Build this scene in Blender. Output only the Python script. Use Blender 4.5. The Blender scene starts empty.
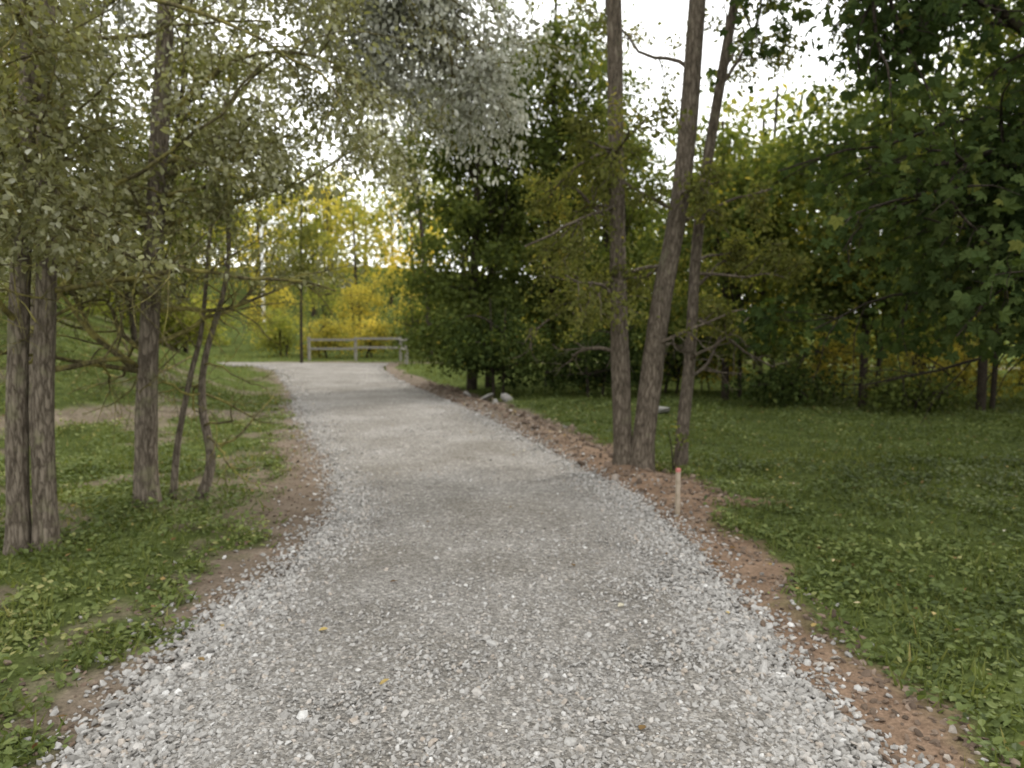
import bpy, math, numpy as np
from mathutils import Vector
rng=np.random.default_rng(7)
S=bpy.context.scene
S.view_settings.view_transform='Standard'
try: S.view_settings.look='None'
except Exception: pass
S.view_settings.exposure=0

# ---------------------------------------------------------------- helpers
def vn(x,y,seed=0):
    x=np.asarray(x,float);y=np.asarray(y,float)
    ix=np.floor(x);iy=np.floor(y);fx=x-ix;fy=y-iy
    fx=fx*fx*(3-2*fx);fy=fy*fy*(3-2*fy)
    def h(a,b):
        v=np.sin(a*127.1+b*311.7+seed*74.7)*43758.5453
        return v-np.floor(v)
    return (h(ix,iy)*(1-fx)+h(ix+1,iy)*fx)*(1-fy)+(h(ix,iy+1)*(1-fx)+h(ix+1,iy+1)*fx)*fy
def fbm(x,y,seed=0,o=3):
    s=0;a=.5;t=0
    for i in range(o):
        s=s+a*vn(x*2**i,y*2**i,seed+i*3);t+=a;a*=.5
    return s/t
def sst(a,b,x):
    t=np.clip((np.asarray(x,float)-a)/(b-a),0,1);return t*t*(3-2*t)
def nrm(v): return v/np.maximum(np.linalg.norm(v,axis=-1,keepdims=True),1e-9)

def mesh_obj(name,V,F,mat,rnd=None,parent=None,smooth=False,attr2=None):
    V=np.ascontiguousarray(V,dtype=np.float32);F=np.ascontiguousarray(F,dtype=np.int32)
    me=bpy.data.meshes.new(name)
    me.vertices.add(len(V));me.vertices.foreach_set("co",V.ravel())
    me.loops.add(F.size);me.loops.foreach_set("vertex_index",F.ravel())
    me.polygons.add(len(F));me.polygons.foreach_set("loop_start",np.arange(0,F.size,F.shape[1],dtype=np.int32))
    me.update(calc_edges=True)
    me.polygons.foreach_set("use_smooth",np.full(len(F),bool(smooth)))
    if rnd is not None:
        a=me.attributes.new("rnd","FLOAT","POINT");a.data.foreach_set("value",np.ascontiguousarray(rnd,dtype=np.float32))
    if attr2:
        for k,v in attr2.items():
            a=me.attributes.new(k,"FLOAT","POINT");a.data.foreach_set("value",np.ascontiguousarray(v,dtype=np.float32))
    ob=bpy.data.objects.new(name,me);S.collection.objects.link(ob)
    if mat: me.materials.append(mat)
    if parent: ob.parent=parent
    return ob
def empty(name):
    e=bpy.data.objects.new(name,None);S.collection.objects.link(e);return e

# ---------------------------------------------------------------- layout (world metres, measured plan)
Yk=[-8,2.58,3.69,4.99,6.37,8.17,12.5,20,26,29,30,31.6]
Lk=[-1.6,-1.62,-1.66,-1.5,-1.5,-1.96,-3.5,-6.1,-8.3,-10,-14,-34]
Yr=[-8,2.58,3.95,5.46,6.95,9.12,13.3,21.8,28,31.6]
Rk=[1.4,1.35,1.31,1.29,1.16,.57,-.57,-3.3,-4.9,-5.2]
def Le(y): return np.interp(y,Yk,Lk)
def Re(y): return np.interp(y,Yr,Rk)
def sd(x,y): return Le(y)-x, x-Re(y)
def outd(x,y):
    l,r=sd(x,y);o=np.maximum(l,r);return np.maximum(o,y-31.6)
def H(x,y):
    x=np.asarray(x,float);y=np.asarray(y,float)
    l,r=sd(x,y)
    h=2.0*sst(.5,6.5,l)*sst(8.5,15.5,y)*(1-sst(25,29.5,y))
    h=h+.5*sst(3,12,l)*(1-sst(7,14,y))
    far=sst(38,75,y)*5.0*sst(25,-15,x*1.0) + sst(36,90,y)*3
    h=h+far
    h=h-.3*sst(14,26,r)*sst(8,20,y)*(1-sst(30,40,y))
    o=outd(x,y)
    h=h+.09*np.exp(-((r-.4)/.22)**2)*sst(6,8,y)*(1-sst(20,27,y))*(.4+fbm(x*2,y*2,15))
    h=h+(fbm(x*1.1,y*1.1,5)-.5)*.12*sst(.2,1.6,o)+(fbm(x*5,y*5,9)-.5)*.045*sst(.05,.4,o)
    h=h-.03*sst(.05,-.08,o)
    return h
def trail(x,y):
    ax,ay,bx,by=-3.9,13.9,-7.2,10.0
    t=np.clip(((x-ax)*(bx-ax)+(y-ay)*(by-ay))/((bx-ax)**2+(by-ay)**2),0,1)
    return np.hypot(x-(ax+t*(bx-ax)),y-(ay+t*(by-ay)))
def cover(x,y):     # 1 = plants, 0 = bare soil
    l,r=sd(x,y);n=fbm(x*1.7,y*1.7,21,4)-.5;n2=fbm(x*6,y*6,33,2)-.5
    wr=np.interp(y,[2,2.6,4,5.5,6.2,7,8,9,13,22,30],[.4,.38,.46,.40,.58,.85,.9,.9,1.0,.8,.5])
    wl=np.interp(y,[2,3,4,5,6,7,8,10,13,20,28],[.25,.28,.4,.45,.6,.75,.65,.5,.4,.2,.15])
    cr=sst(-.12,.16,r-wr+n*.55+n2*.25);cl=sst(-.15,.2,l-wl+n*1.1+n2*.35)
    c=np.where(r>0,cr,cl)
    c=c*(1-.9*sst(.6,.2,trail(x,y)+n*.5))
    d=np.hypot((x+2.5)/1.0,(y-7.4)/1.1);c=c*(1-.6*sst(1.1,.5,d+n*1.5))
    d=np.hypot((x-2.05)/.5,(y-6.7)/.3);c=c*(1-.9*sst(1.1,.6,d+n))
    c=c*np.where(r>0,1,(1-.75*sst(.58,.68,fbm(x*1.3+4,y*1.3,51,3))))
    c=np.where(y>31.5,sst(31.8,33.5,y+n),c)
    return np.clip(c,0,1)

# ---------------------------------------------------------------- materials
def newmat(name):
    m=bpy.data.materials.new(name);m.use_nodes=True;nt=m.node_tree;nt.nodes.clear()
    out=nt.nodes.new("ShaderNodeOutputMaterial");return m,nt,out
def ramp(nt,stops):
    r=nt.nodes.new("ShaderNodeValToRGB");e=r.color_ramp.elements
    while len(e)<len(stops): e.new(.5)
    for i,(p,c) in enumerate(stops):
        e[i].position=p;e[i].color=(*c,1)
    return r
def noise(nt,scale,detail=3,vec=None,rough=.6):
    n=nt.nodes.new("ShaderNodeTexNoise");n.inputs["Scale"].default_value=scale;n.inputs["Detail"].default_value=detail
    n.inputs["Roughness"].default_value=rough
    if vec: nt.links.new(vec,n.inputs["Vector"])
    return n
def mixc(nt,a,b,f,mode='MIX'):
    m=nt.nodes.new("ShaderNodeMix");m.data_type='RGBA';m.blend_type=mode
    for s,v in ((m.inputs[6],a),(m.inputs[7],b),(m.inputs[0],f)):
        if hasattr(v,"is_output"): nt.links.new(v,s)
        elif isinstance(v,tuple): s.default_value=(*v,1)
        else: s.default_value=v
    return m.outputs[2]
def leaf_mat(name,stops,trans=.35,rough=.55,tint=(1.25,1.25,.6),gloss=False):
    m,nt,out=newmat(name);L=nt.links
    a=nt.nodes.new("ShaderNodeAttribute");a.attribute_name="rnd"
    r=ramp(nt,stops);L.new(a.outputs["Fac"],r.inputs[0])
    if gloss:
        p=nt.nodes.new("ShaderNodeBsdfPrincipled");p.inputs["Roughness"].default_value=rough
        p.inputs["Specular IOR Level"].default_value=.25
        L.new(r.outputs[0],p.inputs["Base Color"])
    else:
        p=nt.nodes.new("ShaderNodeBsdfDiffuse");L.new(r.outputs[0],p.inputs[0])
    t=nt.nodes.new("ShaderNodeBsdfTranslucent")
    L.new(mixc(nt,r.outputs[0],tint,1.0,'MULTIPLY'),t.inputs[0])
    mx=nt.nodes.new("ShaderNodeMixShader");mx.inputs[0].default_value=trans
    L.new(p.outputs[0],mx.inputs[1]);L.new(t.outputs[0],mx.inputs[2]);L.new(mx.outputs[0],out.inputs[0])
    return m
def bark_mat(name,dark,light,lichen,lf=.5):
    m,nt,out=newmat(name);L=nt.links
    tc=nt.nodes.new("ShaderNodeTexCoord");mp=nt.nodes.new("ShaderNodeMapping");mp.inputs["Scale"].default_value=(1,1,.22)
    L.new(tc.outputs["Object"],mp.inputs[0])
    n1=noise(nt,38,5,mp.outputs[0],.7);n2=noise(nt,5,4,tc.outputs["Object"])
    v=nt.nodes.new("ShaderNodeTexVoronoi");v.feature='DISTANCE_TO_EDGE';v.inputs["Scale"].default_value=30
    wob=mixc(nt,mp.outputs[0],n1.outputs["Color"],.05);L.new(wob,v.inputs["Vector"])
    r=ramp(nt,[(.3,dark),(.7,light)]);L.new(n1.outputs[0],r.inputs[0])
    rv=ramp(nt,[(0,(.4,.38,.36)),(.16,(1,1,1))]);L.new(v.outputs["Distance"],rv.inputs[0])
    c=mixc(nt,r.outputs[0],rv.outputs[0],.85,'MULTIPLY')
    rl=ramp(nt,[(lf,(0,0,0)),(lf+.14,(.8,.8,.8))]);L.new(n2.outputs[0],rl.inputs[0])
    c=mixc(nt,c,lichen,rl.outputs[0])
    p=nt.nodes.new("ShaderNodeBsdfPrincipled");p.inputs["Roughness"].default_value=.9;p.inputs["Specular IOR Level"].default_value=.12
    L.new(c,p.inputs["Base Color"])
    ma=nt.nodes.new("ShaderNodeMath");ma.operation='ADD';L.new(n1.outputs[0],ma.inputs[0]);L.new(rv.outputs[0],ma.inputs[1])
    b=nt.nodes.new("ShaderNodeBump");b.inputs["Strength"].default_value=.7;b.inputs["Distance"].default_value=.015
    L.new(ma.outputs[0],b.inputs["Height"]);L.new(b.outputs[0],p.inputs["Normal"]);L.new(p.outputs[0],out.inputs[0])
    return m
def simple_mat(name,c1,c2,scale=8,rough=.8,bump=.3,attr=False,stops=None):
    m,nt,out=newmat(name);L=nt.links
    tc=nt.nodes.new("ShaderNodeTexCoord");n=noise(nt,scale,3,tc.outputs["Object"])
    if attr:
        a=nt.nodes.new("ShaderNodeAttribute");a.attribute_name="rnd";r=ramp(nt,stops);L.new(a.outputs["Fac"],r.inputs[0])
        r2=ramp(nt,[(.3,(.75,.75,.75)),(.7,(1.1,1.1,1.1))]);L.new(n.outputs[0],r2.inputs[0])
        col=mixc(nt,r.outputs[0],r2.outputs[0],1.0,'MULTIPLY')
    else:
        r=ramp(nt,[(.35,c1),(.65,c2)]);L.new(n.outputs[0],r.inputs[0]);col=r.outputs[0]
    p=nt.nodes.new("ShaderNodeBsdfPrincipled");p.inputs["Roughness"].default_value=rough;p.inputs["Specular IOR Level"].default_value=.25
    L.new(col,p.inputs["Base Color"])
    if bump:
        b=nt.nodes.new("ShaderNodeBump");b.inputs["Strength"].default_value=bump;b.inputs["Distance"].default_value=.01
        L.new(n.outputs[0],b.inputs["Height"]);L.new(b.outputs[0],p.inputs["Normal"])
    L.new(p.outputs[0],out.inputs[0]);return m

M_pop=leaf_mat("poplar_leaves",[(0,(.095,.10,.045)),(.4,(.18,.18,.09)),(.65,(.27,.27,.16)),(.84,(.41,.41,.32)),(1,(.56,.56,.49))],.48,gloss=True)
M_silver=leaf_mat("silver_poplar_leaves",[(0,(.12,.125,.085)),(.35,(.24,.245,.185)),(.65,(.42,.425,.365)),(1,(.64,.64,.59))],.40,tint=(1,1,.88),gloss=True)
M_alder=leaf_mat("alder_leaves",[(0,(.06,.066,.022)),(.5,(.13,.138,.045)),(.85,(.20,.20,.065)),(1,(.30,.25,.065))],.45)
M_dark=leaf_mat("dark_leaves",[(0,(.028,.042,.015)),(.5,(.066,.09,.028)),(.85,(.115,.138,.04)),(1,(.23,.20,.045))],.4)  # dark greens lifted, haze put into the leaf colour
M_mid=leaf_mat("mid_leaves",[(0,(.045,.06,.019)),(.5,(.10,.125,.036)),(.88,(.17,.188,.052)),(1,(.32,.28,.055))],.43)
M_bright=leaf_mat("sunlit_leaves",[(0,(.11,.13,.035)),(.5,(.22,.235,.06)),(.85,(.34,.33,.08)),(1,(.5,.43,.08))],.45)
M_maple=leaf_mat("maple_leaves",[(0,(.026,.042,.015)),(.5,(.052,.076,.026)),(.88,(.085,.11,.036)),(1,(.14,.15,.04))],.36)  # albedo raised here too, standing in for haze
M_yel=leaf_mat("autumn_leaves",[(0,(.19,.18,.04)),(.4,(.36,.32,.07)),(.7,(.58,.47,.09)),(1,(.72,.52,.09))],.45,tint=(1.1,1.1,.7))
M_weed=leaf_mat("weed_leaves",[(0,(.05,.07,.02)),(.5,(.115,.150,.042)),(.9,(.205,.235,.075)),(1,(.31,.30,.12))],.3,gloss=True)
M_grass=leaf_mat("grass_blades",[(0,(.055,.075,.022)),(.5,(.118,.143,.042)),(.9,(.19,.2,.065)),(1,(.3,.26,.11))],.3)
M_fallen=leaf_mat("fallen_leaf",[(0,(.1,.055,.025)),(.5,(.22,.15,.07)),(.8,(.42,.32,.12)),(1,(.5,.47,.38))],.15)
B_left=bark_mat("poplar_bark",(.085,.068,.050),(.235,.198,.155),(.18,.172,.10),.55)
B_right=bark_mat("alder_bark",(.075,.060,.045),(.21,.175,.135),(.15,.14,.09),.6)
B_dark=bark_mat("dark_bark",(.025,.02,.015),(.075,.06,.045),(.07,.07,.035),.6)
B_moss=bark_mat("mossy_bark",(.08,.065,.035),(.17,.15,.075),(.28,.25,.07),.46)

# ground material
m,nt,out=newmat("ground_soil_and_grass");L=nt.links
tc=nt.nodes.new("ShaderNodeTexCoord");P=tc.outputs["Object"]
ac=nt.nodes.new("ShaderNodeAttribute");ac.attribute_name="cov"
ar=nt.nodes.new("ShaderNodeAttribute");ar.attribute_name="red"
n1=noise(nt,3,6,P,.7);n2=noise(nt,45,3,P,.7)
g=ramp(nt,[(.3,(.045,.06,.02)),(.55,(.09,.112,.035)),(.75,(.135,.155,.05))]);L.new(n1.outputs[0],g.inputs[0])
s1=ramp(nt,[(.3,(.11,.088,.068)),(.7,(.22,.188,.15))]);L.new(n1.outputs[0],s1.inputs[0])
s2=ramp(nt,[(.3,(.15,.10,.068)),(.7,(.30,.21,.148))]);L.new(n1.outputs[0],s2.inputs[0])
soil=mixc(nt,s1.outputs[0],s2.outputs[0],ar.outputs["Fac"])
f2=ramp(nt,[(.3,(.6,.6,.6)),(.7,(1.2,1.2,1.2))]);L.new(n2.outputs[0],f2.inputs[0])
c=mixc(nt,soil,g.outputs[0],ac.outputs["Fac"]);c=mixc(nt,c,f2.outputs[0],1.0,'MULTIPLY')
p=nt.nodes.new("ShaderNodeBsdfDiffuse");L.new(c,p.inputs[0])
b=nt.nodes.new("ShaderNodeBump");b.inputs["Strength"].default_value=.8;b.inputs["Distance"].default_value=.02
L.new(n2.outputs[0],b.inputs["Height"]);L.new(b.outputs[0],p.inputs["Normal"]);L.new(p.outputs[0],out.inputs[0]);M_ground=m
# gravel surface
m,nt,out=newmat("gravel_surface");L=nt.links
tc=nt.nodes.new("ShaderNodeTexCoord");P=tc.outputs["Object"]
n1=noise(nt,.9,4,P,.6);v=nt.nodes.new("ShaderNodeTexVoronoi");v.inputs["Scale"].default_value=95;L.new(P,v.inputs["Vector"])
v2=nt.nodes.new("ShaderNodeTexVoronoi");v2.inputs["Scale"].default_value=42;L.new(P,v2.inputs["Vector"])
a=ramp(nt,[(.35,(.215,.2,.178)),(.65,(.30,.285,.265))]);L.new(n1.outputs[0],a.inputs[0])
sx=nt.nodes.new("ShaderNodeSeparateColor");L.new(v.outputs["Color"],sx.inputs[0])
fr=ramp(nt,[(0,(.55,.55,.55)),(.6,(1,1,1)),(1,(1.4,1.4,1.4))]);L.new(sx.outputs[0],fr.inputs[0])
sx2=nt.nodes.new("ShaderNodeSeparateColor");L.new(v2.outputs["Color"],sx2.inputs[0])
fr2=ramp(nt,[(0,(.78,.77,.75)),(.8,(1,1,1)),(1,(1.4,1.4,1.4))]);L.new(sx2.outputs[0],fr2.inputs[0])
c=mixc(nt,a.outputs[0],fr.outputs[0],1.0,'MULTIPLY');c=mixc(nt,c,fr2.outputs[0],1.0,'MULTIPLY')
p=nt.nodes.new("ShaderNodeBsdfDiffuse");L.new(c,p.inputs[0])
b=nt.nodes.new("ShaderNodeBump");b.invert=True;b.inputs["Strength"].default_value=.8;b.inputs["Distance"].default_value=.01
L.new(v.outputs["Distance"],b.inputs["Height"]);L.new(b.outputs[0],p.inputs["Normal"]);L.new(p.outputs[0],out.inputs[0]);M_grav=m
M_stone=simple_mat("crushed_stone",None,None,60,.85,.3,True,[(0,(.175,.165,.15)),(.25,(.26,.248,.23)),(.5,(.335,.322,.302)),(.75,(.415,.403,.383)),(.86,(.36,.31,.26)),(.93,(.51,.50,.48)),(1,(.65,.64,.62))])
M_clod=simple_mat("soil_clod",None,None,40,.95,.4,True,[(0,(.08,.058,.042)),(.65,(.18,.13,.095)),(.95,(.25,.195,.15)),(1,(.38,.36,.33))])

# ---------------------------------------------------------------- ground sheet
def axis(segs):
    o=[]
    for a,b,st in segs: o+=list(np.arange(a,b,st))
    o.append(segs[-1][1]);return np.array(o)
xs=axis([(-400,-100,30),(-100,-30,5),(-30,-9,.6),(-9,7,.07),(7,30,.5),(30,100,5),(100,400,30)])
ys=axis([(-300,-60,30),(-60,-8,4),(-8,1.5,.5),(1.5,12,.07),(12,36,.25),(36,100,1.5),(100,400,20)])
X,Y=np.meshgrid(xs,ys);Z=H(X,Y);nx=len(xs);ny=len(ys)
idx=np.arange(nx*ny).reshape(ny,nx)
F=np.stack([idx[:-1,:-1],idx[:-1,1:],idx[1:,1:],idx[1:,:-1]],-1).reshape(-1,4)
cov=cover(X,Y);red=np.where(X-Re(Y)>0,1.0,.15)*sst(14,7,Y)*.9+.1
mesh_obj("ground",np.stack([X,Y,Z],-1).reshape(-1,3),F,M_ground,None,None,True,{"cov":cov.ravel(),"red":red.ravel()})
# ---------------------------------------------------------------- path sheet
py=axis([(-8,1.5,.25),(1.5,12,.06),(12,31.6,.2)]);nt_=61
T=np.linspace(0,1,nt_)
PX=[];
for y in py:
    l=Le(y)+(fbm(y*2.3,1.3,3)-.5)*.28+(vn(y*9,0,4)-.5)*.07;r=Re(y)+(fbm(y*2.1,7.7,8)-.5)*.24+(vn(y*8,5,4)-.5)*.07
    PX.append(l+(r-l)*T)
PX=np.array(PX);PY=np.repeat(py[:,None],nt_,1);tt=np.repeat(T[None],len(py),0)
crown=.035*(1-(2*tt-1)**2)
PZ=.006+crown+(fbm(PX*3,PY*3,71)-.5)*.02*np.minimum(1,crown/.01)
base=H(PX,PY);PZ=PZ+np.where(tt*(1-tt)>.02,0,np.clip(base,-.012,.03))
PZ=np.maximum(PZ,np.where(PY<30,-1,base+.012))
idx=np.arange(PX.size).reshape(PX.shape)
F=np.stack([idx[:-1,:-1],idx[:-1,1:],idx[1:,1:],idx[1:,:-1]],-1).reshape(-1,4)
mesh_obj("gravel_path",np.stack([PX,PY,PZ],-1).reshape(-1,3),F,M_grav,None,None,True)

# ---------------------------------------------------------------- stones
ph=(1+5**.5)/2
ico=nrm(np.array([(-1,ph,0),(1,ph,0),(-1,-ph,0),(1,-ph,0),(0,-1,ph),(0,1,ph),(0,-1,-ph),(0,1,-ph),(ph,0,-1),(ph,0,1),(-ph,0,-1),(-ph,0,1)],float))
icf=np.array([(0,11,5),(0,5,1),(0,1,7),(0,7,10),(0,10,11),(1,5,9),(5,11,4),(11,10,2),(10,7,6),(7,1,8),(3,9,4),(3,4,2),(3,2,6),(3,6,8),(3,8,9),(4,9,5),(2,4,11),(6,2,10),(8,6,7),(9,8,1)])
def rocks(name,pos,size,rnd,mat,flat=.65,parent=None):
    N=len(pos)
    V=ico[None]*(1+rng.uniform(-.28,.28,(N,12,1)))+rng.normal(0,.08,(N,12,3))
    V*=rng.uniform(.65,1.25,(N,1,3))*np.array([1,1,flat])
    a=rng.uniform(0,6.28,N)
    tilt=rng.normal(0,.35,(N,2))
    ca,sa=np.cos(a)[:,None],np.sin(a)[:,None]
    x=V[...,0]*ca-V[...,1]*sa;y=V[...,0]*sa+V[...,1]*ca;z=V[...,2]+x*tilt[:,:1]+y*tilt[:,1:]
    V=np.stack([x,y,z],-1)*size[:,None,None]*.5+pos[:,None]
    F=(icf[None]+np.arange(N)[:,None,None]*12).reshape(-1,3)
    return mesh_obj(name,V.reshape(-1,3),F,mat,np.repeat(rnd,12),parent)
def surfz(x,y):
    w=Re(y)-Le(y);t=np.clip((x-Le(y))/w,0,1)
    return np.where((t>0)&(t<1),.006+.035*(1-(2*t-1)**2)+np.where(y>28,np.maximum(H(x,y),0),0),H(x,y))
def samp_path(n,y0,y1,spill=.10):
    y=rng.uniform(y0,y1,n);t=rng.uniform(0,1,n)
    e=rng.random(n)<.2
    t=np.where(e,np.where(rng.random(n)<.5,rng.exponential(.05,n),1-rng.exponential(.05,n))-0.0,t)
    sp=rng.normal(0,spill,n)*e
    return Le(y)+(Re(y)-Le(y))*t+sp,y,t
PP=[];SS=[]
for n,y0,y1,s0,s1 in ((30000,1.6,4.6,.010,.028),(20000,4.6,8,.010,.025),(13000,8,15,.012,.026),(4000,15,30,.018,.034)):
    x,y,t=samp_path(n,y0,y1)
    edge=np.abs(2*t-1)
    keep=rng.random(n)<np.clip(.13+.8*sst(.5,.95,edge)+.85*sst(4.8,2.8,y)+(fbm(x*1.3,y*1.3,14)-.5)*1.2,.05,1)
    x,y,edge=x[keep],y[keep],edge[keep]
    s=s0+(s1-s0)*rng.random(len(x))**2.0
    s*=1+.7*sst(.55,1,edge)*rng.random(len(x));big=rng.random(len(x))<.018;s=np.where(big,s*1.7,s)
    PP.append(np.stack([x,y,surfz(x,y)+s*.14],-1));SS.append(s)
n=3600;y=rng.uniform(2,16,n);sg=rng.random(n)<.65;o=rng.exponential(.11,n)
x=np.where(sg,Le(y)-o,Re(y)+o);s=rng.uniform(.01,.035,n);PP.append(np.stack([x,y,H(x,y)+s*.2],-1));SS.append(s)
PP=np.concatenate(PP);SS=np.concatenate(SS)
rocks("gravel_stones",PP,SS,np.clip(rng.beta(2.4,2.1,len(PP)),0,1),M_stone)
n=4200;y=np.where(rng.random(n)<.75,rng.uniform(6.5,20,n),rng.uniform(2,7,n));x=Re(y)+rng.uniform(.0,1.0,n)*np.where(y<6.5,.5,1)
s=rng.uniform(.015,.045,n)*(1+1.8*(rng.random(n)<.10)*(y>7));
rocks("soil_clods",np.stack([x,y,H(x,y)+s*.08],-1),s,rng.random(n),M_clod)
n=900;y=rng.uniform(2,12,n);x=Le(y)-rng.uniform(0,.8,n);s=rng.uniform(.012,.035,n)
rocks("loose_pebbles",np.stack([x,y,H(x,y)+s*.15],-1),s,rng.random(n),M_clod)

# ---------------------------------------------------------------- leaf templates
T_leaf=(np.array([(0,0,0),(.28,.28,.06),(.27,.62,.07),(0,1,-.04),(-.27,.62,.07),(-.28,.28,.06)]),np.array([(0,1,2,3),(0,3,4,5)]))
T_dia=(np.array([(0,0,0),(.34,.45,.06),(0,1,0),(-.34,.45,.06)]),np.array([(0,1,2),(0,2,3)]))
def mk_maple():
    pts=[(-90,.15),(-55,.55),(-30,.8),(-5,.62),(12,.74),(30,1.0),(52,.66),(68,.76),(90,1.1),(112,.76),(128,.66),(150,1.0),(168,.74),(185,.62),(210,.8),(235,.55)]
    v=[(0,.35,.03)]+[(math.cos(math.radians(a))*r*.52,.35+math.sin(math.radians(a))*r*.55,-.16*r*r+.06*math.sin(a*.2)) for a,r in pts]
    f=[(0,i+1,(i+1)%len(pts)+1) for i in range(len(pts))]
    return np.array(v),np.array(f)
T_maple=mk_maple()
T_blade=(np.array([(-.06,0,0),(.06,0,0),(.0,1,.15)]),np.array([(0,1,2)]))
def leaves(name,pos,ax,nr,size,rnd,tm,mat,parent=None):
    tv,tf=tm;a=nrm(ax);n=nr-a*(nr*a).sum(-1,keepdims=True);n=nrm(n);s=np.cross(a,n)
    V=pos[:,None]+size[:,None,None]*(tv[None,:,0:1]*s[:,None]+tv[None,:,1:2]*a[:,None]+tv[None,:,2:3]*n[:,None])
    k=len(tv);F=(tf[None]+np.arange(len(pos))[:,None,None]*k).reshape(-1,tf.shape[1])
    return mesh_obj(name,V.reshape(-1,3),F,mat,np.repeat(np.clip(rnd,0,1),k),parent)

# ---------------------------------------------------------------- tree building
class Tubes:
    def __init__(s): s.V=[];s.F=[];s.o=0
    def add(s,P,R,n=6,rough=0):
        P=np.asarray(P,float);k=len(P);R=np.broadcast_to(R,(k,))
        t=nrm(np.gradient(P,axis=0));ref=np.array([1.,.13,.07]) if abs(t[:,2]).mean()>.5 else np.array([.05,.1,1.])
        u=nrm(np.cross(t,ref));w=np.cross(t,u);a=np.linspace(0,2*math.pi,n,endpoint=False)
        r=np.repeat(R[:,None],n,1)
        if rough:
            zz=np.arange(k)[:,None]*.35;aa=a[None]
            r=r*(1+rough*(fbm(np.cos(aa)*2.2+5+P[0,0],np.sin(aa)*2.2+zz*.35+P[0,1],41)-.5)*2+rough*.5*(vn(aa*3.2+0*zz,zz*.9,12)-.5))
        V=P[:,None]+r[...,None]*(np.cos(a)[None,:,None]*u[:,None]+np.sin(a)[None,:,None]*w[:,None])
        i=np.arange(k*n).reshape(k,n);j=np.roll(i,-1,1)
        s.F.append(np.stack([i[:-1],j[:-1],j[1:],i[1:]],-1).reshape(-1,4)+s.o);s.V.append(V.reshape(-1,3));s.o+=k*n
    def build(s,name,mat,parent): return mesh_obj(name,np.concatenate(s.V),np.concatenate(s.F),mat,None,parent,True)
def spline(pts,n):
    pts=np.array(pts,float);k=len(pts);P=np.vstack([2*pts[0]-pts[1],pts,2*pts[-1]-pts[-2]])
    t=np.linspace(0,k-1-1e-6,n);i=t.astype(int);f=(t-i)[:,None]
    p0,p1,p2,p3=P[i],P[i+1],P[i+2],P[i+3]
    return .5*((2*p1)+(-p0+p2)*f+(2*p0-5*p1+4*p2-p3)*f*f+(-p0+3*p1-3*p2+p3)*f**3)
def wander(st,d,Ln,n,jit,grav):
    P=[st];p=np.array(st,float);d=nrm(np.array(d,float))
    for i in range(n):
        d=nrm(d+rng.normal(0,jit,3)+np.array([0,0,grav]));p=p+d*Ln/n;P.append(p)
    return np.array(P)
def grow(T,LP,st,d,Ln,r,lv,C):
    n=[9,6,4,3][min(lv,3)]
    P=wander(st,d,Ln,n,C['jit'],C['grav'][lv]);T.add(P,np.linspace(r,r*.35,n+1),[7,5,4,3][min(lv,3)])
    if lv>=C['max']-1:
        LP.append(np.hstack([P[1:],P[1:]-P[:-1]]))
    if lv>=C['max']: return
    for k in range(C['nch'][lv]):
        t=rng.uniform(.18,1)*(n-1e-3);i=int(t);f=t-i;q=P[i]*(1-f)+P[i+1]*f;dd=nrm(P[i+1]-P[i])
        side=nrm(np.cross(dd,rng.normal(0,1,3)));sp=C['spread']
        grow(T,LP,q,dd*(1-sp*.6)+side*sp+np.array([0,0,C.get('up',0)]),Ln*rng.uniform(.32,.55)*(1.15-.5*t/n),max(r*.45*(1-.4*t/n),.0022),lv+1,C)
def tree(name,stems,limbs,C,bark,leafmat,tm,lsize,nleaf,spread,bright=0.,zmin=.2,branchmat=None,extra=None):
    E=empty(name);T=Tubes();T2=Tubes();LP=[];sp=[]
    for pts,r0,r1 in stems:
        Q=spline(pts,70);h=np.linspace(0,1,70)
        R=r0+(r1-r0)*h**.8;R=R*(1+.35*np.exp(-h*38));sp.append((Q,R));T.add(Q,R,26,.13)
    for st,ta,tb,num,(l0,l1),(e0,e1),az in limbs:
        Q,R=sp[st]
        for k in range(num):
            i=int(rng.uniform(ta,tb)*69);a=math.radians(rng.uniform(*az));e=math.radians(rng.uniform(e0,e1))
            grow(T2,LP,Q[i],(math.cos(a)*math.cos(e),math.sin(a)*math.cos(e),math.sin(e)),rng.uniform(l0,l1),min(R[i]*.36,.024),0,C)
    if extra:
        for P,r in extra:
            Q=spline(P,14);T2.add(Q,np.linspace(r,r*.3,14),8)
            for k in range(C.get('xn',16)):
                i=rng.integers(3,13);dd=nrm(Q[min(i+1,13)]-Q[i-1]);side=nrm(np.cross(dd,rng.normal(0,1,3)))
                grow(T2,LP,Q[i],dd*.6+side*.8,rng.uniform(.5,1.1)*C.get('xl',1),r*.35,1,C)
    T.build("trunk",bark,E);T2.build("branches",branchmat or bark,E)
    LP=np.concatenate(LP);j=rng.integers(0,len(LP),nleaf);pos=LP[j,:3]-LP[j,3:]*rng.random((nleaf,1))+rng.normal(0,spread,(nleaf,3))
    ok=(pos[:,2]>zmin+.4*(fbm(pos[:,0]*1.5,pos[:,1]*1.5,66)-.5))&(np.linalg.norm(pos-np.array([0,0,1.6]),axis=1)>1.9);pos=pos[ok];d=LP[j][ok][:,3:];n=len(pos)
    ax=nrm(d)*.6+rng.normal(0,.5,(n,3))+np.array([0,0,-.45]);nr=rng.normal(0,.6,(n,3))+np.array([0,0,.8])
    rn=.42+bright+rng.normal(0,.17,n)+(vn(pos[:,0]*1.5+pos[:,2],pos[:,1]*1.5+pos[:,2]*1.3,6)-.5)*.5+(rng.random(n)<.06)*.4
    leaves("foliage",pos,ax,nr,lsize*rng.uniform(.6,1.25,n),rn,tm,leafmat,E);return E
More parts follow.
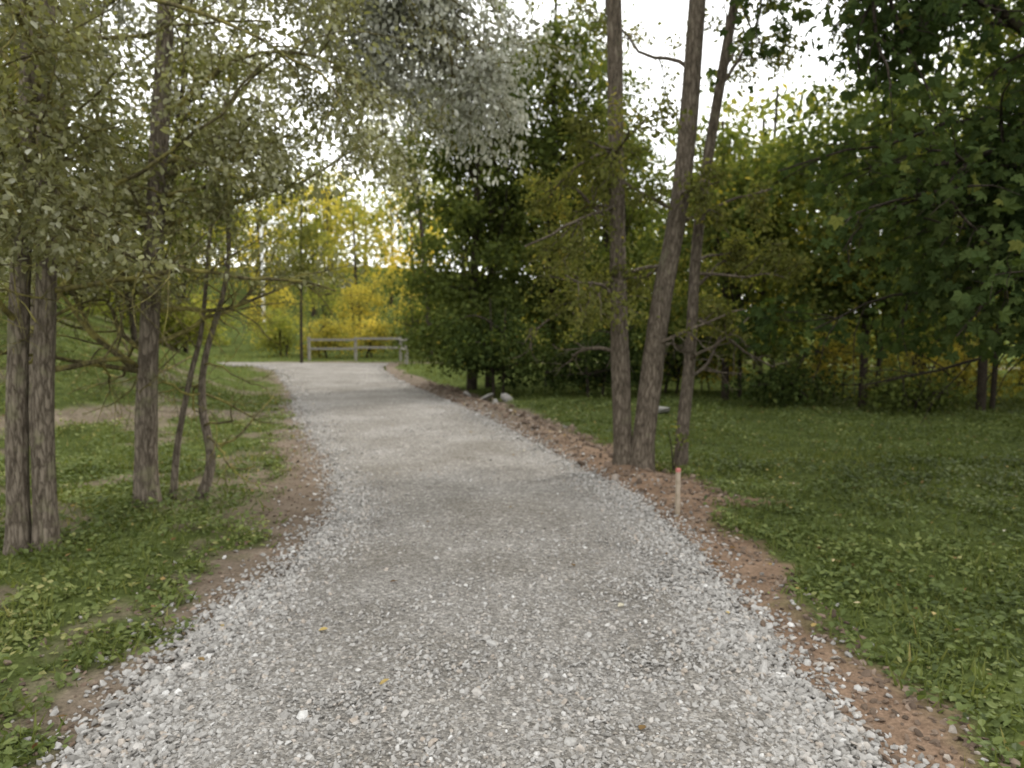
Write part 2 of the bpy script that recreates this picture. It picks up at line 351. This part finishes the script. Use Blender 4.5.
def z0(x,y): return float(H(x,y))-.05

Cl=dict(jit=.17,grav=[-.01,-.03,-.06,-.06],max=2,nch=[7,6,0],spread=.75,xn=20,xl=.9)
tree("poplar_tree",[([(-3.55,5.25,z0(-3.55,5.25)),(-3.52,5.27,1),(-3.46,5.3,2),(-3.34,5.35,3.8),(-3.3,5.5,6.5),(-3.3,5.8,9)],.078,.045),
                    ([(-3.38,5.30,z0(-3.38,5.30)),(-3.36,5.30,.9),(-3.30,5.33,2),(-3.20,5.3,3.8),(-3.0,5.2,6.5),(-2.9,5.0,9)],.082,.045)],
     [(0,.26,.95,16,(1.2,2.3),(5,45),(0,360)),(1,.25,.95,18,(1.2,2.4),(5,45),(-60,150))],Cl,B_left,M_pop,T_leaf,.05,29000,.06,.08,1.9,B_moss,
     extra=[([(-3.36,5.35,2.2),(-3.2,4.9,2.5),(-3.0,4.5,2.45),(-2.75,4.2,2.2)],.018)])
tree("poplar_tree",[([(-3.22,6.48,z0(-3.2,6.5)),(-3.2,6.48,.8),(-3.12,6.5,2),(-2.98,6.6,4),(-2.85,6.7,6.5),(-2.7,6.8,9.5)],.105,.05)],
     [(0,.23,.5,12,(1.1,2.1),(0,35),(0,360)),(0,.45,.98,17,(1.2,2.8),(0,50),(0,360))],Cl,B_left,M_pop,T_leaf,.05,31000,.06,.08,1.95,B_moss,
     extra=[([(-3.0,6.6,3.4),(-2.3,6.6,3.9),(-1.6,6.7,3.9),(-1.2,6.7,3.5)],.025),([(-2.95,6.6,4.3),(-2.2,7,4.9),(-1.5,7.2,5.0),(-.9,7.3,4.6)],.03)])
# silver poplar reaching over the path
tree("silver_poplar_tree",[([(-6.2,9.6,z0(-6.2,9.6)),(-6.1,9.6,1.4),(-5.85,9.5,3),(-5.3,9.4,5.2),(-4.7,9.2,7.4),(-4.2,9,9.5)],.12,.05)],
     [(0,.5,.95,9,(1.2,2.2),(5,45),(100,300))],dict(Cl,xn=32,xl=1.05,grav=[-.02,-.12,-.16,-.16]),B_left,M_silver,T_leaf,.065,32000,.10,.05,2.2,B_moss,
     extra=[([(-5.2,9.4,5.3),(-3.4,8.8,6.1),(-2,8.3,6.0),(-.9,7.9,5.1),(-.5,7.7,3.8)],.045),([(-4.9,9.3,6.5),(-2.8,8.8,7),(-1.2,8.4,6.3),(-.2,8.2,5.1)],.04),
            ([(-2.0,8.3,5.9),(-1.2,8.0,5.3),(-.6,7.9,4.6),(-.2,7.8,4.1)],.03),([(-2.6,8.5,6.0),(-2.0,8.2,5.5),(-1.5,8.0,4.8),(-1.3,7.9,4.2)],.025)])
Cs=dict(jit=.22,grav=[-.01,-.04,-.05,-.05],max=2,nch=[4,3,0],spread=.8)
tree("willow_sapling",[([(-3.12,6.75,z0(-3.12,6.75)),(-3.06,6.75,.5),(-2.95,6.8,1.1),(-2.84,6.85,1.6),(-2.7,6.8,2.6),(-2.5,6.7,3.6)],.036,.012)],
     [(0,.3,.95,9,(.6,1.2),(-20,40),(0,360))],Cs,B_left,M_pop,T_leaf,.042,2200,.05,-.05,1.75,B_moss)
tree("willow_sapling",[([(-2.90,6.8,z0(-2.90,6.8)),(-2.78,6.8,.35),(-2.86,6.85,.85),(-2.82,6.85,1.3),(-2.6,6.9,2.2),(-2.65,6.9,3.4)],.055,.014)],
     [(0,.25,.95,12,(.6,1.3),(-20,40),(0,360))],Cs,B_left,M_pop,T_leaf,.042,2800,.05,-.05,1.7,B_moss)
# trio by the path
Ct=dict(jit=.18,grav=[-.02,-.03,-.05,-.05],max=2,nch=[5,4,0],spread=.75)
tree("alder_tree",[([(1.25,8.2,z0(1.25,8.2)),(1.2,8.2,1),(1.15,8.2,2.5),(1.08,8.2,5.2),(1.0,8.3,8),(.9,8.4,11)],.112,.06)],
     [(0,.24,.5,12,(.7,1.5),(-10,30),(90,270)),(0,.5,.98,12,(1.2,2.4),(5,50),(60,300))],Ct,B_right,M_alder,T_leaf,.055,15000,.06,0.05,1.5)
tree("alder_tree",[([(1.42,8.1,z0(1.42,8.1)),(1.48,8.1,.7),(1.62,8.15,1.8),(1.85,8.2,3.2),(1.98,8.2,5.3),(2.1,8.3,8),(2.2,8.3,11)],.135,.07)],
     [(0,.24,.5,7,(.5,1.1),(-10,30),(0,360)),(0,.56,.98,12,(1.2,2.2),(5,50),(0,360))],Ct,B_right,M_alder,T_leaf,.055,10000,.06,0.05,1.5)
tree("alder_tree",[([(1.9,8.3,z0(1.9,8.3)),(1.92,8.3,.5),(2.0,8.35,1.3),(2.1,8.4,2.9),(2.45,8.4,5.3),(2.9,8.4,8),(3.2,8.5,10)],.08,.04)],
     [(0,.27,.5,7,(.5,1.1),(0,35),(-90,90)),(0,.56,.98,10,(1.,2.),(5,50),(-90,90))],Ct,B_right,M_alder,T_leaf,.055,10000,.06,0.05,1.5)
Cm=dict(jit=.14,grav=[-.03,-.06,-.1,-.1],max=2,nch=[8,5,0],spread=.7,xn=22,xl=1.0)
tree("unseen_shade_maple",[([(5.9,7.4,z0(5.9,7.4)),(5.85,7.4,1),(5.7,7.4,2.4),(5.5,7.3,4.4),(5.3,7.2,6.6),(5.2,7,9)],.2,.07)],
     [(0,.28,.9,30,(1.6,3.4),(0,45),(110,270)),(0,.3,.95,12,(1.4,2.8),(0,45),(-90,110))],Cm,B_dark,M_maple,T_maple,.125,18000,.12,0,1.35,
     extra=[([(5.7,7.4,2.4),(4.9,7.0,3.0),(4.1,6.6,3.1),(3.5,6.3,2.6)],.05),([(5.6,7.3,3.5),(4.5,6.9,4.3),(3.4,6.5,4.5),(2.8,6.2,4.2)],.05),
            ([(5.7,7.4,2.0),(5.1,6.7,2.3),(4.5,6.1,2.2),(4.1,5.7,1.8)],.04),([(5.5,7.3,4.4),(4.6,6.6,5.2),(3.7,6.2,5.3)],.05)])

# ---------------------------------------------------------------- bushier mid-distance trees
def bushy(name,trunks,crowns,leafmat,lsize,nl,bark=B_dark,tm=T_dia,bright=0.,rc=(.3,.65),limb=True,zmin=.1):
    E=empty(name);T=Tubes();stems=[]
    for pts,r0,r1 in trunks:
        Q=spline(pts,24);T.add(Q,np.linspace(r0,r1,24),12,.1);stems.append(Q)
    PO=[];CB=[]
    for (c,R,nc) in crowns:
        for k in range(nc):
            d=nrm(rng.normal(0,1,3));q=np.array(c)+d*np.array(R)*rng.uniform(.35,1.)*rng.uniform(.85,1.15)
            if q[2]<zmin+.2: q[2]=zmin+.2+rng.random()*.5
            r=rng.uniform(*rc);n=int(nl*(r/rc[1])**1.5*rng.uniform(.5,1.2))
            o=rng.normal(0,1,(n,3))*np.array([r*.62,r*.62,r*.36]);o[:,2]-=.18*(o[:,0]**2+o[:,1]**2)/r
            PO.append(q+o);CB.append(np.full(n,rng.normal(0,.16)))
            if limb and k%2==0:
                Q=stems[rng.integers(len(stems))];i=rng.integers(5,23)
                while i>5 and Q[i][2]>q[2]: i-=1
                m=(Q[i]+q)/2+rng.normal(0,.12,3)+np.array([0,0,.1]);T.add(spline([Q[i],m,q],7),np.linspace(.03,.008,7),4)
    T.build("trunk",bark,E)
    pos=np.concatenate(PO);cb=np.concatenate(CB);ok=pos[:,2]>zmin;pos=pos[ok];cb=cb[ok];n=len(pos)
    ax=rng.normal(0,.6,(n,3))+np.array([0,0,-.35]);nr=rng.normal(0,.55,(n,3))+np.array([0,0,.8])
    rn=.42+bright+cb+rng.normal(0,.15,n)+(rng.random(n)<.04)*.4
    leaves("foliage",pos,ax,nr,lsize*rng.uniform(.6,1.3,n),rn,tm,leafmat,E);return E
def st(x,y,h,lean=.3,r=.1,r1=.03,tx=0):
    a=rng.normal(0,lean,2)+np.array([tx,0]);return ([(x,y,z0(x,y)),(x+a[0]*.2,y+a[1]*.2,h*.3),(x+a[0]*.6,y+a[1]*.5,h*.65),(x+a[0],y+a[1],h)],r,r1)
bushy("unseen_shade_maple",[st(-1.0,18.5,9,.4,.14),st(-.6,18.8,8,.5,.09)],[((-.9,18.5,5.6),(2.0,1.8,3.8),78),((-1.2,18.2,1.9),(1.6,1.3,1.3),30)],M_mid,.13,380,bright=-.08)
bushy("elm_tree",[st(1.0,19.5,10.5,.4,.15)],[((.8,19.5,7),(2.2,1.9,4.2),85),((1.0,19,2.6),(2.0,1.5,1.6),40)],M_mid,.13,360,bright=.05)
bushy("elm_tree",[st(2.7,20.5,8.5,.4,.12),st(3.3,21,7,.4,.08)],[((2.8,20.5,4.4),(1.9,1.8,3.8),75)],M_mid,.13,360,bright=.05)
bushy("hazel_shrub",[st(-.4,16.3,2.2,.3,.04,.01),st(-.2,16.4,2,.5,.035,.01)],[((-.3,16.4,1.0),(1.2,.8,.9),26)],M_dark,.1,340,rc=(.22,.45),bright=-.1)
bushy("hazel_shrub",[st(1.7,16.5,2.2,.3,.04,.01),st(2,16.6,2,.5,.035,.01)],[((1.8,16.6,.9),(1.5,.8,.9),30)],M_dark,.1,340,rc=(.22,.45),bright=-.1)
bushy("hazel_shrub",[st(3.6,17.5,2.2,.3,.04,.01),st(3.9,17.6,2,.5,.035,.01)],[((3.7,17.6,1.0),(1.5,.8,1.0),28)],M_dark,.1,340,rc=(.22,.5),bright=-.1)
# right hand group
for (x,y,h,cz,Rz,Rx,mat,br,zm) in [(4.6,16,6,3.2,2.6,1.9,M_mid,.08,.6),(6.9,14.6,6.6,3.6,2.8,2.0,M_mid,0,.8),(8.6,13.6,7.5,4.2,3.3,2.2,M_mid,-.12,.9),(10.6,13.6,8.5,4.8,3.8,2.3,M_dark,.15,.95),(12.8,12.5,9,5.0,4.1,2.5,M_dark,.05,.9),(6.3,19,7.5,3.8,3.4,2.3,M_bright,-.1,.5),(10,18.5,9,4.6,4.2,2.6,M_bright,-.2,.5),(14.5,17,10,5,4.6,3,M_mid,.1,.5)]:
    bushy("linden_tree" if mat is not M_dark else "unseen_shade_maple",[st(x,y,h,.4,.085),st(x+.4,y+.3,h*.8,.5,.05)],[((x,y,cz),(Rx,Rx*.85,Rz),76)],mat,.13,290,bright=br,zmin=zm)
for (x,y,h,r,mat) in [(5.4,14.6,1.2,.8,M_dark),(7.4,13.6,.8,.9,M_mid),(11.2,11.4,.9,1.0,M_dark),(8.6,10.0,1.3,.7,M_dark),(4.6,18,2.2,1.4,M_yel),(7.2,16.6,1.7,1.3,M_yel),(9.2,15.8,1.5,1.4,M_yel),(11.6,15.2,1.8,1.5,M_yel),(13.2,14.6,1.6,1.4,M_bright)]:
    b=float(H(x,y));bushy("green_shrub" if mat is not M_yel else "autumn_shrub",[st(x,y,b+h*.9,.2,.02,.006),st(x+.2,y,b+h*.8,.3,.02,.006),st(x-.2,y+.1,b+h*.8,.3,.02,.006)],[((x,y,b+h*.45),(r,r*.7,h*.55),20)],mat,.1,200,rc=(.2,.5),zmin=b+.02,bright=-.15)
bushy("unseen_shade_maple",[st(9.4,4.4,9,.4,.16)],[((9.4,4.4,5.8),(2.7,2.7,3.4),60)],M_dark,.2,240,zmin=2.2)  # unseen maple, added right of frame to block sky light
# left background group
for (x,y,h,cz,Rz,Rx,mat,br,tx) in [(-9.6,19,7.5,5.0,2.6,2.2,M_mid,.05,0),(-12.2,17,8.5,5.6,3.2,2.6,M_mid,.05,0),(-8.6,13.2,7.5,5.5,2.2,1.7,M_alder,.05,0),(-12.5,11.5,8.5,5.6,3.0,2.6,M_mid,.05,0),(-9.5,9,8.5,5.8,2.8,2.2,M_alder,0,0),(-16,15,9,5,4,3,M_mid,.1,0),(-8.55,17.5,9,6.9,2.3,1.6,M_alder,0.05,1.5),(-10.5,24,8,5.2,2.6,2.0,M_mid,.1,0)]:
    bushy("willow_tree",[st(x,y,h,.4,.08,.03,tx)],[((x+tx,y,cz),(Rx,Rx*.85,Rz),56)],mat,.11,290,bright=br,zmin=4.0 if tx else (2.8 if x>-11 else 2.4))
bushy("poplar_tree",[st(-3.6,33,12,.3,.14,.04,-1.2)],[((-4.9,33,10),(2.1,2.1,3.9),44)],M_pop,.17,200,bright=0,zmin=5.5)
bushy("willow_tree",[st(-8.9,31.5,6.5,.3,.07)],[((-8.9,31.5,4.6),(1.1,1.1,1.6),18)],M_alder,.13,240,zmin=2.6)
for (x,y,h,r,mat) in [(-13,22,2.4,2.2,M_bright),(-16.5,19,3.0,2.4,M_mid),(-10.6,23,1.5,1.2,M_bright),(-17,13,3.4,2.2,M_mid),(-19.5,23,3.6,2.4,M_mid),(-14.5,28,3.2,2.2,M_bright)]:
    b=float(H(x,y));bushy("green_shrub",[st(x,y,b+h*.8,.3,.05,.02),st(x+.3,y,b+h*.7,.4,.05,.02)],[((x,y,b+h*.5),(r,r*.8,h*.5),34)],mat,.13,250,rc=(.3,.6),zmin=b+.05,bright=-.05)
# shrubs and small trees behind the fence
for (x,y,h,r,mat,br) in [(-9.4,36.6,1.9,1.3,M_yel,-.1),(-7.2,36.8,2.2,1.4,M_yel,.0),(-11.8,38,2.2,1.5,M_bright,.0),(-5.0,36.8,3.0,1.6,M_mid,0.1),(-8.6,41,4.6,1.7,M_yel,.05),(-3,35,4,2.0,M_dark,0),(-13.4,42,3.6,1.5,M_yel,0),(-11,44,4.2,1.7,M_bright,.1),(-6.0,42,5.0,1.8,M_yel,-.1),(-17.5,43,3.0,1.6,M_bright,.1),(-20,44,4.4,2.2,M_mid,.1)]:
    b=float(H(x,y));bushy("autumn_shrub" if mat is M_yel else "green_shrub",[st(x,y,b+h*.8,.3,.05,.02),st(x+.3,y,b+h*.7,.4,.05,.02)],[((x,y,b+h*.52),(r,r*.8,h*.5),26)],mat,.15,150,rc=(.3,.6),zmin=b+.05,bright=br)
# ---------------------------------------------------------------- distant woodland
def woods(name,spots,mat,lsize,nl,bright=0):
    PO=[];CB=[];T=Tubes()
    for x,y,h,r in spots:
        b=float(H(x,y));T.add(np.array([(x,y,b-.2),(x+.1,y,b+h*.4),(x,y,b+h*.85)]),np.array([.18,.12,.05]),6)
        cc=rng.normal(0,.12)
        for k in range(34):
            d=nrm(rng.normal(0,1,3));q=np.array([x,y,b+h*.54])+d*np.array([r,r,h*.46])*rng.uniform(.5,1.08);rr=rng.uniform(.5,1.1)
            n=int(nl*rr);PO.append(q+rng.normal(0,1,(n,3))*np.array([rr*.7,rr*.7,rr*.4]));CB.append(np.full(n,cc+rng.normal(0,.12)))
    pos=np.concatenate(PO);cb=np.concatenate(CB);n=len(pos);E=empty(name);T.build("trunks",B_dark,E)
    leaves("foliage",pos,rng.normal(0,.6,(n,3))+np.array([0,0,-.3]),rng.normal(0,.6,(n,3))+np.array([0,0,.7]),lsize*rng.uniform(.6,1.3,n),.42+bright+cb+rng.normal(0,.13,n),T_dia,mat,E)
sp=[]
for x in np.arange(-60,70,4.2): 
    for y0 in (64,74): sp.append((x+rng.normal(0,1.2),y0+rng.normal(0,3),rng.uniform(8,11.5),rng.uniform(2.4,3.4)))
woods("distant_trees",sp,M_bright,.5,22,-.05)
sp=[(-22,52,7.5,2.4),(-18.5,55,8,2.6),(-25,56,9,2.8),(-10.5,50,8.5,2.4),(-7,52,9,2.4),(-14,57,9.0,2.8),(-20,60,9.5,3),(-15.5,62,9.5,3)]
woods("autumn_trees",sp,M_yel,.32,36,.0)
sp=[(-13.8,52,6.5,2.0),(-9,56,8.5,2.4),(-24,47,8,2.4)]
woods("park_trees",sp,M_bright,.3,40,.1)
sp=[(x+rng.normal(0,.8),y+rng.normal(0,1.5),rng.uniform(8,12),rng.uniform(2.2,3)) for x,y in [(-3,44),(1,34),(2,42),(5,30),(6,38),(9,27),(11,34),(14,26),(17,31),(20,24),(23,30),(19,18),(24,20),(28,25),(26,12)]]
woods("park_trees",sp,M_mid,.3,56,.15)
sp=[(x,y,rng.uniform(3,5),1.8) for x,y in [(4,27),(7,24),(9.5,23),(12,22),(14.5,21),(17,20),(2,28),(5.5,23.5),(20,17)]]
woods("autumn_undergrowth",sp,M_yel,.2,56,-.2)
sp=[(x,y,rng.uniform(8,12),2.8) for x,y in [(-20,10),(-22,16),(-21,22),(-26,28),(-24,34),(-30,20),(-19,4),(-28,40),(-33,44),(-30,48)]]
woods("park_trees",sp,M_mid,.3,56,.1)

# ---------------------------------------------------------------- low plants
def scat(n,x0,x1,y0,y1,pw=1):
    x=rng.uniform(x0,x1,n);y=y0+(y1-y0)*rng.random(n)**pw
    k=(outd(x,y)>.02)&(rng.random(n)<cover(x,y)*(.3+.7*sst(.35,.55,fbm(x*2.2,y*2.2,61))))
    return x[k],y[k]
A=[scat(66000,-7,-1.5,2,8.5,1.1),scat(66000,1.3,7.5,2,8.5,1.1),scat(40000,-14,-2,8,16),scat(40000,-1,14,8,16)]
x=np.concatenate([a[0] for a in A]);y=np.concatenate([a[1] for a in A]);n=len(x)
hh=rng.uniform(.005,.09,n)*(.25+1.1*sst(.3,.7,fbm(x*2.5,y*2.5,77)));pos=np.stack([x,y,H(x,y)+hh],-1)
ax=rng.normal(0,1,(n,3))*np.array([1,1,.4]);nr=rng.normal(0,.4,(n,3))+np.array([0,0,1])
leaves("ground_cover_plants",pos,ax,nr,rng.uniform(.02,.055,n)*(1+.4*sst(6,14,y)),.38+.15*(x<0)+rng.normal(0,.19,n)+(fbm(x*1.2,y*1.2,90)-.5)*.9,T_leaf,M_weed)
A=[scat(34000,-8.5,-1.5,2,9),scat(34000,1.3,8.5,2,9),scat(40000,-14,-2,8,18),scat(40000,-2,14,8,18),scat(36000,-20,20,17,45)]
x=np.concatenate([a[0] for a in A]);y=np.concatenate([a[1] for a in A]);n=len(x)
pos=np.stack([x,y,H(x,y)-.005],-1)
ax=rng.normal(0,.45,(n,3))+np.array([0,0,1]);nr=rng.normal(0,1,(n,3))
leaves("grass",pos,ax,nr,rng.uniform(.04,.12,n)*(1+1.0*sst(12,30,y)),.43+.15*(x<-3)+rng.normal(0,.18,n)+(fbm(x*.8,y*.8,91)-.5)*.6,(T_blade[0]*np.array([1.3,1,1]),T_blade[1]),M_grass)  # left bank blades lighter and yellower, partly sunlight put into their colour
n=1500;x=rng.uniform(-8,8,n);y=rng.uniform(2,15,n);o=outd(x,y);k=(o>0)|(rng.random(n)<.12);x,y=x[k],y[k];n=len(x)
z=np.where(outd(x,y)>0,H(x,y)+.045,surfz(x,y)+.015)
leaves("fallen_leaves",np.stack([x,y,z],-1),rng.normal(0,1,(n,3))*np.array([1,1,.2]),rng.normal(0,.3,(n,3))+np.array([0,0,1]),rng.uniform(.03,.055,n),rng.random(n),T_leaf,M_fallen)
bushy("sucker_shoots",[([(1.75,8.0,0),(1.74,8.0,.2),(1.7,8.0,.45)],.012,.004),([(1.75,8.0,0),(1.8,8.0,.2),(1.86,8.0,.4)],.01,.004)],[((1.77,8.0,.42),(.16,.12,.16),5)],M_mid,.045,30,rc=(.06,.12),limb=False)

# ---------------------------------------------------------------- built objects
import bmesh
def box(bm,c,s,rot=0,bev=.006):
    r=bmesh.ops.create_cube(bm,size=1)
    for v in r['verts']:
        x,y,z=v.co.x*s[0],v.co.y*s[1],v.co.z*s[2]
        v.co=(c[0]+x*math.cos(rot)-y*math.sin(rot),c[1]+x*math.sin(rot)+y*math.cos(rot),c[2]+z)
    bmesh.ops.bevel(bm,geom=list({e for v in r['verts'] for e in v.link_edges}),offset=bev,segments=2,affect='EDGES')
def bmobj(name,fn,mat,parent=None):
    bm=bmesh.new();fn(bm);me=bpy.data.meshes.new(name);bm.to_mesh(me);bm.free();me.materials.append(mat)
    o=bpy.data.objects.new(name,me);S.collection.objects.link(o)
    if parent:o.parent=parent
    return o
M_wood=simple_mat("weathered_wood",(.19,.18,.155),(.31,.29,.255),20,.85,.3)
M_wood2=simple_mat("stake_wood",(.27,.22,.16),(.36,.30,.235),30,.8,.3)
M_pink=simple_mat("marker_paint",(.40,.14,.12),(.5,.2,.18),30,.6,.1)
M_white=simple_mat("painted_metal",(.7,.7,.7),(.8,.8,.8),3,.4,0)
F_=empty("wooden_fence")
pts=[(-9.15,33.6),(-7.05,33.6),(-5.0,33.5),(-4.55,32.0),(-4.3,30.4)]
for i,(x,y) in enumerate(pts):
    g=float(H(x,y));bmobj(f"post_{i+1}",lambda bm:box(bm,(x,y,g+.5),(.11,.11,1.14)),M_wood,F_)
for i in range(len(pts)-1):
    (x,y),(u,w)=pts[i],pts[i+1];a=math.atan2(w-y,u-x);Ln=math.hypot(u-x,w-y);g=float(H((x+u)/2,(y+w)/2))
    ox,oy=math.sin(a)*.08,-math.cos(a)*.08
    if i>=2: ox,oy=-abs(ox),oy
    for j,zz in enumerate((.98,.58)):
        bmobj(f"rail_{i+1}_{j+1}",lambda bm:box(bm,((x+u)/2+ox,(y+w)/2+oy,g+zz),(Ln-.02,.04,.10),a),M_wood,F_)
K=empty("marker_stake")
g=float(H(1.40,6.2))
bmobj("shaft",lambda bm:box(bm,(1.40,6.2,g+.16),(.036,.026,.42),.3,.003),M_wood2,K)
bmobj("painted_top",lambda bm:box(bm,(1.40,6.2,g+.383),(.039,.029,.035),.3,.004),M_pink,K)
LM=empty("street_lamp")
lx,ly=-15.2,45.8;g=float(H(lx,ly));T=Tubes()
T.add(np.array([(lx,ly,g-.2),(lx,ly,g+2),(lx,ly,7.4),(lx+.15,ly,7.7),(lx+.6,ly,7.8)]),np.array([.12,.10,.085,.07,.06]),10);T.build("pole",M_white,LM)
bmobj("lamp_head",lambda bm:box(bm,(lx+.9,ly,7.8),(.7,.28,.14),0,.04),M_white,LM)
for (x,y,s) in [(-.55,15.6,.42),(-.1,15.5,.34),(-.95,15.9,.26),(-.35,15.2,.2)]:
    o=rocks("boulder",np.array([[x,y,float(H(x,y))+s*.15]]),np.array([s]),np.array([.2]),M_stone)
    md=o.modifiers.new("b","SUBSURF");md.levels=md.render_levels=1
o=rocks("flat_stone",np.array([[2.7,13.6,.04]]),np.array([.5]),np.array([.4]),M_stone,.3)

# ---------------------------------------------------------------- light and sky
az,el=math.radians(52),math.radians(42)
d=Vector((math.sin(az)*math.cos(el),math.cos(az)*math.cos(el),math.sin(el)))
sl=bpy.data.lights.new("sun","SUN");sl.energy=3.2;sl.angle=math.radians(10);sl.color=(1,.95,.87)
so=bpy.data.objects.new("sun",sl);S.collection.objects.link(so);so.rotation_euler=(-d).to_track_quat('-Z','Y').to_euler()
w=bpy.data.worlds.new("World");S.world=w;w.use_nodes=True;nt=w.node_tree;nt.nodes.clear()
sk=nt.nodes.new("ShaderNodeTexSky");sk.sky_type='NISHITA';sk.sun_disc=False;sk.sun_elevation=el;sk.sun_rotation=az
tc=nt.nodes.new("ShaderNodeTexCoord");n=noise(nt,2.2,6,tc.outputs["Generated"])
r=ramp(nt,[(.3,(15.2,15.2,15.1)),(.65,(17.6,17.5,17.1))]);nt.links.new(n.outputs[0],r.inputs[0])
c=mixc(nt,sk.outputs[0],r.outputs[0],.9)
bg=nt.nodes.new("ShaderNodeBackground");bg.inputs[1].default_value=.15;nt.links.new(c,bg.inputs[0])
o=nt.nodes.new("ShaderNodeOutputWorld");nt.links.new(bg.outputs[0],o.inputs[0])
# ---------------------------------------------------------------- camera
cd=bpy.data.cameras.new("camera");cam=bpy.data.objects.new("camera",cd);S.collection.objects.link(cam)
cd.sensor_width=36;cd.lens=26.2;cd.clip_end=2000;cam.location=(0,0,1.6);cam.rotation_euler=(math.radians(90-4.5),0,0)
cd.dof.use_dof=True;cd.dof.focus_distance=2.0;cd.dof.aperture_fstop=3.2
S.camera=cam
